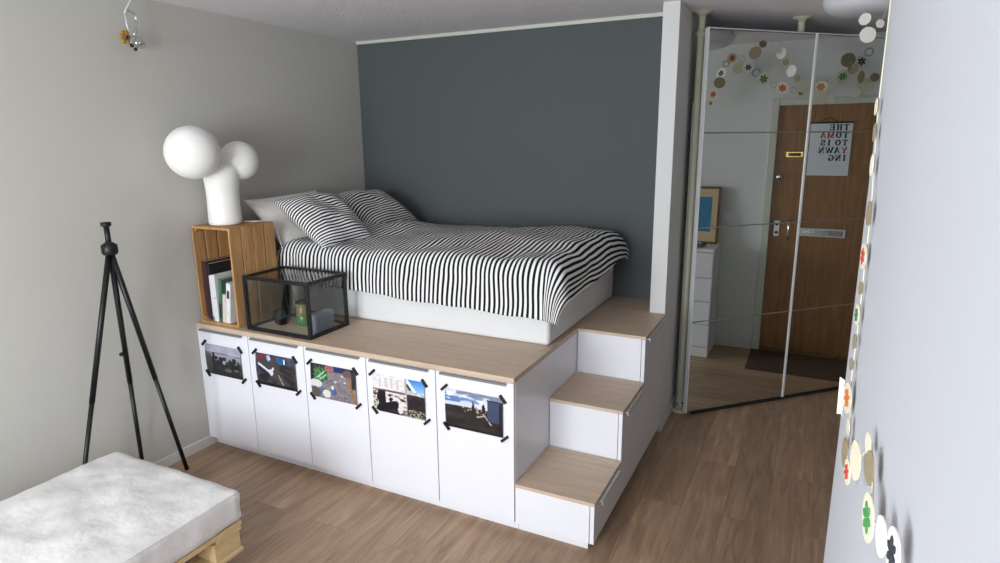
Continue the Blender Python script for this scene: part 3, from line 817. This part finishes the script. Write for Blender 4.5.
for r_,(tx,cs) in enumerate(lines):
    y=ca1-.022; z=cz1-.049-r_*.0565
    for c_,k_ in zip(tx,cs):
        if c_==' ': y-=.018; continue
        ww={'I':.7,'M':1.25,'W':1.35}.get(c_,1.0)*lw
        letter(mk if k_=='k' else (mr if r_==1 else my),c_,y,z,ww,lh); y-=ww+.009
mk.build('black_lettering','letter_black',cal,fixn=True); mr.build('red_lettering','letter_red',cal,fixn=True); my.build('red_lettering','letter_red',cal,fixn=True)
m=MB()
for r_ in range(5):
    for c_ in range(16 if r_==0 else 14):
        y=ca1-.022-c_*.0155; z=cz0+.078-r_*.013
        if r_==0: m.box(XF-.0006,XF,y-.004,y,z,z+.0015)
        else: m.box(XF-.0006,XF,y-.0015,y,z,z+.0015)
m.build('date_rows','letter_black',cal)
# ------------------------------------------------------------------ paper garlands
FC={'r':('paper_cream','paper_red'),'k':('paper_white','paper_black'),'g':('paper_cream','paper_dgreen'),'G':('paper_cream','paper_green'),'y':('paper_cream','paper_orange'),'m':('paper_cream','paper_blue'),'R':('paper_cream','paper_red')}
PL={'b':'paper_brown','c':'paper_cream','w':'paper_white','B':'paper_olive','L':'paper_olive','n':'paper_orange'}
def disc(par,p,r,typ,nrm,seed):
    nrm=Vector(nrm).normalized(); p=Vector(p)
    m0=MB(); a,b=m0.frame(nrm)
    sa=1.0
    if typ=='L': sa=.5
    ph=seed*1.7
    def P2(x,y,h=0): return p+a*x+b*y+nrm*h
    if typ=='o':
        pts=[P2(math.cos(t*PI/9)*r*.82,math.sin(t*PI/9)*r*.82) for t in range(18)]
        m0.tube(pts,r*.16,6,closed=True); m0.build('paper_ring',random.choice(['paper_cream','paper_grey']),par); return
    n=22
    base=PL.get(typ) or FC[typ][0]
    pts=[P2(math.cos(2*PI*t/n)*r*sa*(1+.03*math.sin(5*t+seed)),math.sin(2*PI*t/n)*r,-.0006) for t in range(n)]
    m0.prism(pts,nrm*.0012)
    d=m0.build('paper_disc' if typ in PL else 'paper_flower',base,par)
    if typ in FC:
        m=MB()
        for k in range(6):
            th=ph+k*PI/3; c,s=math.cos(th),math.sin(th)
            q=[]
            for (u,v) in [(.04,0),(.25,.13),(.5,.15),(.66,0),(.5,-.15),(.25,-.13)]:
                q.append(P2((u*c-v*s)*r,(u*s+v*c)*r,.0008))
            m.prism(q,nrm*.0010)
        m.build('petals',FC[typ][1],d)
def garland(name,lab,items,nrmf,hang=None,group=None,name2='paper_garland',back=(-.0035,0,0)):
    items=[(a,b,c,d*.9,e) for a,b,c,d,e in items]
    g=thing(name2,lab,'garland',tuple(items[0][:3]),group)
    pts=[Vector(i[:3])-Vector(back)*-1*0 for i in items]
    sp=[Vector(p)-Vector(nrmf(0)).normalized()*.003 for p in pts]
    if hang: sp=[Vector(h) for h in hang[0]]+sp+[Vector(h) for h in hang[1]]
    MB().tube(sp,.0011,5).build('string','paper_cream',g)
    for k,(x,y,z,r,t_) in enumerate(items): disc(g,(x,y,z),r,t_,nrmf(k),k)
    return g
rnd=random.Random(3)
tilts=[Vector((-1,rnd.uniform(-.35,.35),rnd.uniform(-.3,.3))) for _ in range(60)]
G1=[(3.95,1.425,2.086,.043,'r'),(3.95,1.467,2.173,.048,'b'),(3.95,1.474,2.243,.043,'k'),(3.95,1.504,2.31,.03,'o'),(3.95,1.549,2.351,.043,'r'),(3.95,1.600,2.276,.050,'c'),(3.945,1.616,2.338,.033,'o'),(3.95,1.671,2.275,.045,'k'),(3.95,1.729,2.232,.037,'o'),(3.95,1.787,2.185,.056,'g'),(3.95,1.854,2.138,.03,'o'),(3.95,1.924,2.113,.052,'r'),(3.95,1.998,2.094,.034,'o'),(3.95,2.053,2.072,.03,'m'),(3.942,2.081,2.115,.056,'c'),(3.95,2.184,2.11,.052,'y'),(3.95,2.264,2.13,.03,'o'),(3.95,2.318,2.177,.052,'G'),(3.95,2.378,2.222,.039,'b'),(3.95,2.428,2.274,.052,'k'),(3.95,2.467,2.335,.035,'o')]
garland('g','long paper flower garland with red and dark blooms swagged above the entrance door',[(3.95,1.41,2.02,.028,'g')]+G1,lambda k:tilts[k],([],[(3.95,2.50,2.40),(3.95,2.51,H-.002)]))
G2=[(3.93,2.191,2.038,.052,'c'),(3.93,2.261,2.022,.039,'w'),(3.93,2.405,2.058,.039,'c'),(3.93,2.471,2.107,.06,'c'),(3.93,2.520,2.16,.034,'b')]
garland('g','plain cream disc garland hanging low across the top of the entrance door',G2,lambda k:tilts[k+25],([(3.94,2.10,2.10)],[(3.94,2.60,2.3),(3.94,2.64,H-.002)]))
G3=[(3.8,1.775,2.419,.03,'b'),(3.8,1.726,2.362,.051,'b')]
garland('g','short pair of olive brown discs hanging from the hall ceiling, seen in mirror',G3,lambda k:tilts[k+33],([(3.8,1.82,H-.002)],[]))
G4=[(3.85,1.9,2.356,.048,'w'),(3.85,1.938,2.289,.03,'b'),(3.85,1.98,2.224,.047,'w'),(3.85,2.026,2.166,.027,'b')]
garland('g','slanting string of white and small brown discs hanging in the hall, seen in mirror',G4,lambda k:Vector((-1,-.75,.1*(k-1))),([(3.85,1.87,H-.002)],[]))
G5=[(3.85,2.34,2.279,.053,'B'),(3.85,2.385,2.225,.026,'b'),(3.85,2.431,2.16,.050,'L')]
garland('g','short string of dark olive leaf-shaped discs over the entrance door, seen in mirror',G5,lambda k:tilts[k+45],([(3.85,2.30,2.36),(3.85,2.28,H-.002)],[]))
# garland by the ceiling lamp, facing the room
GD=[(3.225,1.300,2.293,.030,'w'),(3.244,1.302,2.222,.040,'w'),(3.290,1.305,2.268,.022,'w')]
garland('g','cream paper discs dangling under the white ceiling lamp',GD,lambda k:Vector(((-.35,.25,.5)[k],-1,(.1,.05,.2)[k])),([(3.22,1.34,2.345)],[(3.31,1.31,2.33)]))
# garland on the wall at the right
GW=[(3.150,-1.160,1.800,.016,'c'),(3.150,-1.185,1.762,.017,'b'),(3.150,-1.215,1.715,.02,'w'),(3.150,-1.262,1.650,.022,'b'),(3.150,-1.262,1.588,.024,'r'),(3.150,-1.272,1.543,.012,'b'),(3.150,-1.276,1.504,.020,'g'),(3.150,-1.280,1.465,.014,'b'),(3.150,-1.272,1.427,.012,'b'),(3.149,-1.300,1.384,.029,'y'),(3.150,-1.352,1.362,.014,'c'),(3.148,-1.374,1.333,.026,'b'),(3.146,-1.470,1.352,.020,'R'),(3.146,-1.545,1.405,.028,'c'),(3.150,-1.600,1.452,.014,'c'),(3.148,-1.655,1.452,.021,'b'),(3.146,-1.707,1.430,.027,'G'),(3.148,-1.775,1.455,.020,'w'),(3.148,-1.835,1.48,.022,'k')]
wt_=[.09,.07,.10,.16,.22,.2,.22,.15,.2,.30,.2,.20,.28,.30,.25,.25,.22,.2,.2]
GW=[(x+.004,y,z,r_*.88,t_) for x,y,z,r_,t_ in GW]
garland('g','paper flower garland draped down the white wall edge at the right',GW,lambda k:Vector((-1,-wt_[k]*.5,0)),([(3.158,-1.13,H-.002)],[]))
cd=MB()
cd.prism([(3.1612,-1.088,1.336),(3.1530,-1.084,1.340),(3.1545,-1.084,1.270),(3.1612,-1.088,1.272)],(0,-.0010,0))
cd.prism([(3.1612,-1.0895,1.330),(3.1612,-1.120,1.326),(3.1612,-1.120,1.280),(3.1612,-1.0895,1.276)],(-.0010,0,0))
tag(cd.build('paper_tag','paper_white',org=(3.160,-1.1,1.30)),'small folded white paper tag sticking out past the white wall edge','paper tag')
# ------------------------------------------------------------------ ceiling lamp
lx,ly=3.225,1.46
cl=thing('ceiling_lamp','round white glass ceiling lamp above the hall, at the top right','ceiling lamp',(lx,ly,H))
MB().lathe((lx,ly,H),[(0,-.001),(.10,-.001),(.10,-.022),(0,-.022)],32).build('mounting_plate','white_trim',cl)
MB().lathe((lx,ly,H),[(.165,-.022),(.185,-.034),(.190,-.055),(.178,-.085),(.150,-.106),(.105,-.119),(.05,-.124),(0,-.125)],48).build('glass_bowl','ceiling_lamp_glass',cl)
m=MB()
for a_ in range(3):
    t_=a_*2*PI/3-2.2; m.sphere((lx+.186*math.cos(t_),ly+.186*math.sin(t_),H-.034),.010,12)
m.build('clip','chrome',cl)
# ------------------------------------------------------------------ hanging ornament top left
ox=.075
orn=thing('hanging_ornament','small hanging ornament of clear glass and amber bloom near the ceiling at left','ornament',(ox,-.23,2.2))
Y0,Z0_=-.238,2.25
MB().tube([(ox,-.205,H-.001),(ox,-.222,2.425),(ox,-.255,2.375),(ox,-.262,2.36)],.006,10).build('hook','aluminium',orn)
MB().tube([(ox,-.262,2.365),(ox,-.245,2.375),(ox,-.215,2.362),(ox,-.210,2.33),(ox,-.218,2.29),(ox,-.236,2.252)],.007,10).build('loop','crystal',orn)
MB().tube([(ox,-.262,2.36),(ox,-.262,2.31),(ox,-.248,2.255)],.004,8).build('wire','aluminium',orn)
MB().sphere((ox,-.208,2.232),.030,20,sc=(.7,1,.9)).build('glass_drop','crystal',orn)
MB().sphere((ox-.004,-.204,2.232),.012,12).build('glass_bead','chrome',orn)
simple('amber',rgb(176,132,50),.4)
m=MB()
for k in range(6):
    t_=k*PI/3; m.sphere((ox,-.278+.016*math.cos(t_),2.250+.022*math.sin(t_)),.013,10,sc=(.5,1,1))
m.build('amber_bloom','amber',orn)
MB().sphere((ox+.006,-.272,2.248),.009,10).sphere((ox+.0,-.250,2.215),.010,10).sphere((ox+.0,-.233,2.200),.009,10).build('dark_bead','black_gloss',orn)

orn.location.y+=.032
# ------------------------------------------------------------------ daybed on a pallet
bx0,bx1,by1=.31,1.117,-.718
def mattress2():
    by0=-2.72; zt,zb_=.388,.252
    bm=bmesh.new(); nx,ny,nzv=40,96,8
    cxm,cym=(bx0+bx1)/2,(by0+by1)/2; hx,hy=(bx1-bx0)/2,(by1-by0)/2; hz=(zt-zb_)/2; cz=(zt+zb_)/2
    r=.024
    def P3(x,y,z):
        # rounded box mapping
        q=Vector((x*hx,y*hy,z*hz)); c=Vector((max(-hx+r,min(hx-r,q.x)),max(-hy+r,min(hy-r,q.y)),max(-hz+r,min(hz-r,q.z))))
        d=q-c
        if d.length>1e-9: q=c+d.normalized()*r
        w=Vector((cxm,cym,cz))+q
        n1=noise.noise(w*7); n2=noise.noise(w*15+Vector((5,2,1)))
        if z>.99: w.z+=.010*n1+.004*n2+.012*(1-x*x)*(1-y**6)
        else: w+=Vector((x*abs(x)**6,y*abs(y)**20,0))*(.006*n1+.004*n2)
        return w
    def face(fn,nu,nv):
        V=[[bm.verts.new(fn(2*i/nu-1,2*j/nv-1)) for j in range(nv+1)] for i in range(nu+1)]
        for i in range(nu):
            for j in range(nv):
                f=bm.faces.new((V[i][j],V[i+1][j],V[i+1][j+1],V[i][j+1])); f.smooth=True
    face(lambda a,b:P3(a,b,1),nx,ny); face(lambda a,b:P3(-a,b,-1),nx,ny)
    face(lambda a,b:P3(a,-1,b),nx,nzv); face(lambda a,b:P3(-a,1,b),nx,nzv)
    face(lambda a,b:P3(1,a,b),ny,nzv); face(lambda a,b:P3(-1,-a,b),ny,nzv)
    bmesh.ops.remove_doubles(bm,verts=bm.verts[:],dist=.004)
    bmesh.ops.recalc_face_normals(bm,faces=bm.faces[:])
    m=MB(); m.bm.free(); m.bm=bm
    t_=thing('daybed_mattress','crinkled white covered mattress on the wooden pallet at lower left','mattress',(cxm,cym,zb_))
    m.build('cover','daybed_cover',t_,fixn=False)
    e=.0035; z=zt-.006
    MB().tube([(bx1-.004,by0+.03,z),(bx1-.003,by1-.03,z),(bx1-.012,by1-.010,z)],.0016,8).build('piping','sheet_white',t_)
mattress2()
def pallet(y1,L_,lab):
    p=thing('pallet',lab,'pallet',((bx0+bx1)/2,y1-L_/2,.0),'wooden pallets under the daybed')
    y0=y1-L_
    X0,X1=bx0+.005,bx1-.012
    Wd=X1-X0
    z=.106
    for k in range(5):
        x=X0+k*(Wd-.12)/4; B(x,x+.12,y0,y1,z+.122,z+.144,bev=.002).build('deck_board','pallet_pine',p)
    for k in range(3):
        y=y0+k*(L_-.12)/2; B(X0+.004,X1-.004,y+.002,y+.118,z+.100,z+.1215,bev=.002).build('cross_board','pallet_pine',p)
    for i in range(3):
        for k in range(3):
            x=X0+i*(Wd-.12)/2; y=y0+k*(L_-.14)/2
            B(x+.009,x+.111,y+.008,y+.132,z+.0225,z+.0995,bev=.003).build('block','pallet_pine',p)
    for i in range(3):
        x=X0+i*(Wd-.12)/2; B(x,x+.118,y0,y1,z,z+.022,bev=.006,seg=3).build('base_board','pallet_pine',p)
    for x in (X0+.09,X1-.09):
        for y in (y0+.09,y1-.09):
            c=MB().box(x-.035,x+.035,y-.035,y+.035,z-.008,z-.0005).box(x-.022,x-.018,y-.02,y+.02,.03,z-.008).box(x+.018,x+.022,y-.02,y+.02,.03,z-.008).build('caster_fork','aluminium',p)
            MB().lathe((x-.0165,y,.0385),[(0,0),(.030,0),(.038,.006),(.038,.027),(.030,.033),(0,.033)],28,(1,0,0)).build('caster_wheel','white_gloss',c)
    return p
pallet(by1-.006,1.15,'pale wooden pallet on white casters under the near corner of the daybed')
pallet(by1-.006-1.16,.80,'pale wooden pallet on casters under the far end of the daybed')
# ------------------------------------------------------------------ tripod
ap=Vector((.20,-.545,1.285))
tr=thing('tripod_stand','black metal tripod stand between the left wall and the daybed','tripod',(ap.x,ap.y,0))
for ft in ((.134,-.265,.012),(.022,-.433,.012),(.16,-.86,.012)):
    ft=Vector(ft); st=ap+(ft-ap)*.02
    lg=MB().tube([st,ap+(ft-ap)*.55],.0125,12).tube([ap+(ft-ap)*.55,ft],.0105,12).build('leg','black_metal',tr)
    MB().sphere(tuple(ft),.0118,12).build('foot','rubber_dark',lg)
MB().lathe((ap.x,ap.y,ap.z-.03),[(0,0),(.028,0),(.034,.01),(.034,.045),(.02,.055),(.012,.06),(.012,.13),(.022,.134),(.022,.150),(0,.152)],24).build('head','black_metal',tr)
k2=ap+(Vector((.022,-.433,.012))-ap)*.42
MB().sphere(tuple(k2+Vector((0,-.02,0))),.011,12).build('knob','black_metal',tr)

# ------------------------------------------------------------------ light: daylight through the window
def area(name,loc,size,sy,power,rot,col=(1,1,1)):
    l=bpy.data.lights.new(name,'AREA'); l.shape='RECTANGLE'; l.size=size; l.size_y=sy; l.energy=power; l.color=col
    o=bpy.data.objects.new(name,l); COL.objects.link(o); o.location=loc; o.rotation_euler=rot; return o
area('daylight',((WX0+WX1)/2,YW-.30,(WZ0+WZ1)/2),2.4,2.2,300,(math.radians(92),0,0),(.925,.955,1.0))
wd=bpy.data.worlds.new('sky'); SC.world=wd; wd.use_nodes=True
bg=wd.node_tree.nodes['Background']; bg.inputs[0].default_value=(.75,.85,1.0,1); bg.inputs[1].default_value=1.0
# ------------------------------------------------------------------ camera
cam=bpy.data.cameras.new('camera'); co=bpy.data.objects.new('camera',cam); COL.objects.link(co)
cam.sensor_width=36; cam.lens=625.39*36/1000; cam.clip_start=.02
yaw,pit,rol=-.4634,.2238,-.0099
fw=Vector((math.sin(yaw)*math.cos(pit),math.cos(yaw)*math.cos(pit),-math.sin(pit)))
r=Vector((math.cos(yaw),-math.sin(yaw),0)); u=r.cross(fw)
r2=math.cos(rol)*r+math.sin(rol)*u; u2=-math.sin(rol)*r+math.cos(rol)*u
co.matrix_world=Matrix(((r2.x,u2.x,-fw.x,3.0811),(r2.y,u2.y,-fw.y,-2.2886),(r2.z,u2.z,-fw.z,1.7577),(0,0,0,1)))
SC.camera=co
SC.view_settings.view_transform='Standard'; SC.view_settings.look='None'
SC.view_settings.exposure=.04; SC.view_settings.gamma=1; SC.view_settings.use_curve_mapping=False
for o in bpy.data.objects:
    if '_org' in o: del o['_org']
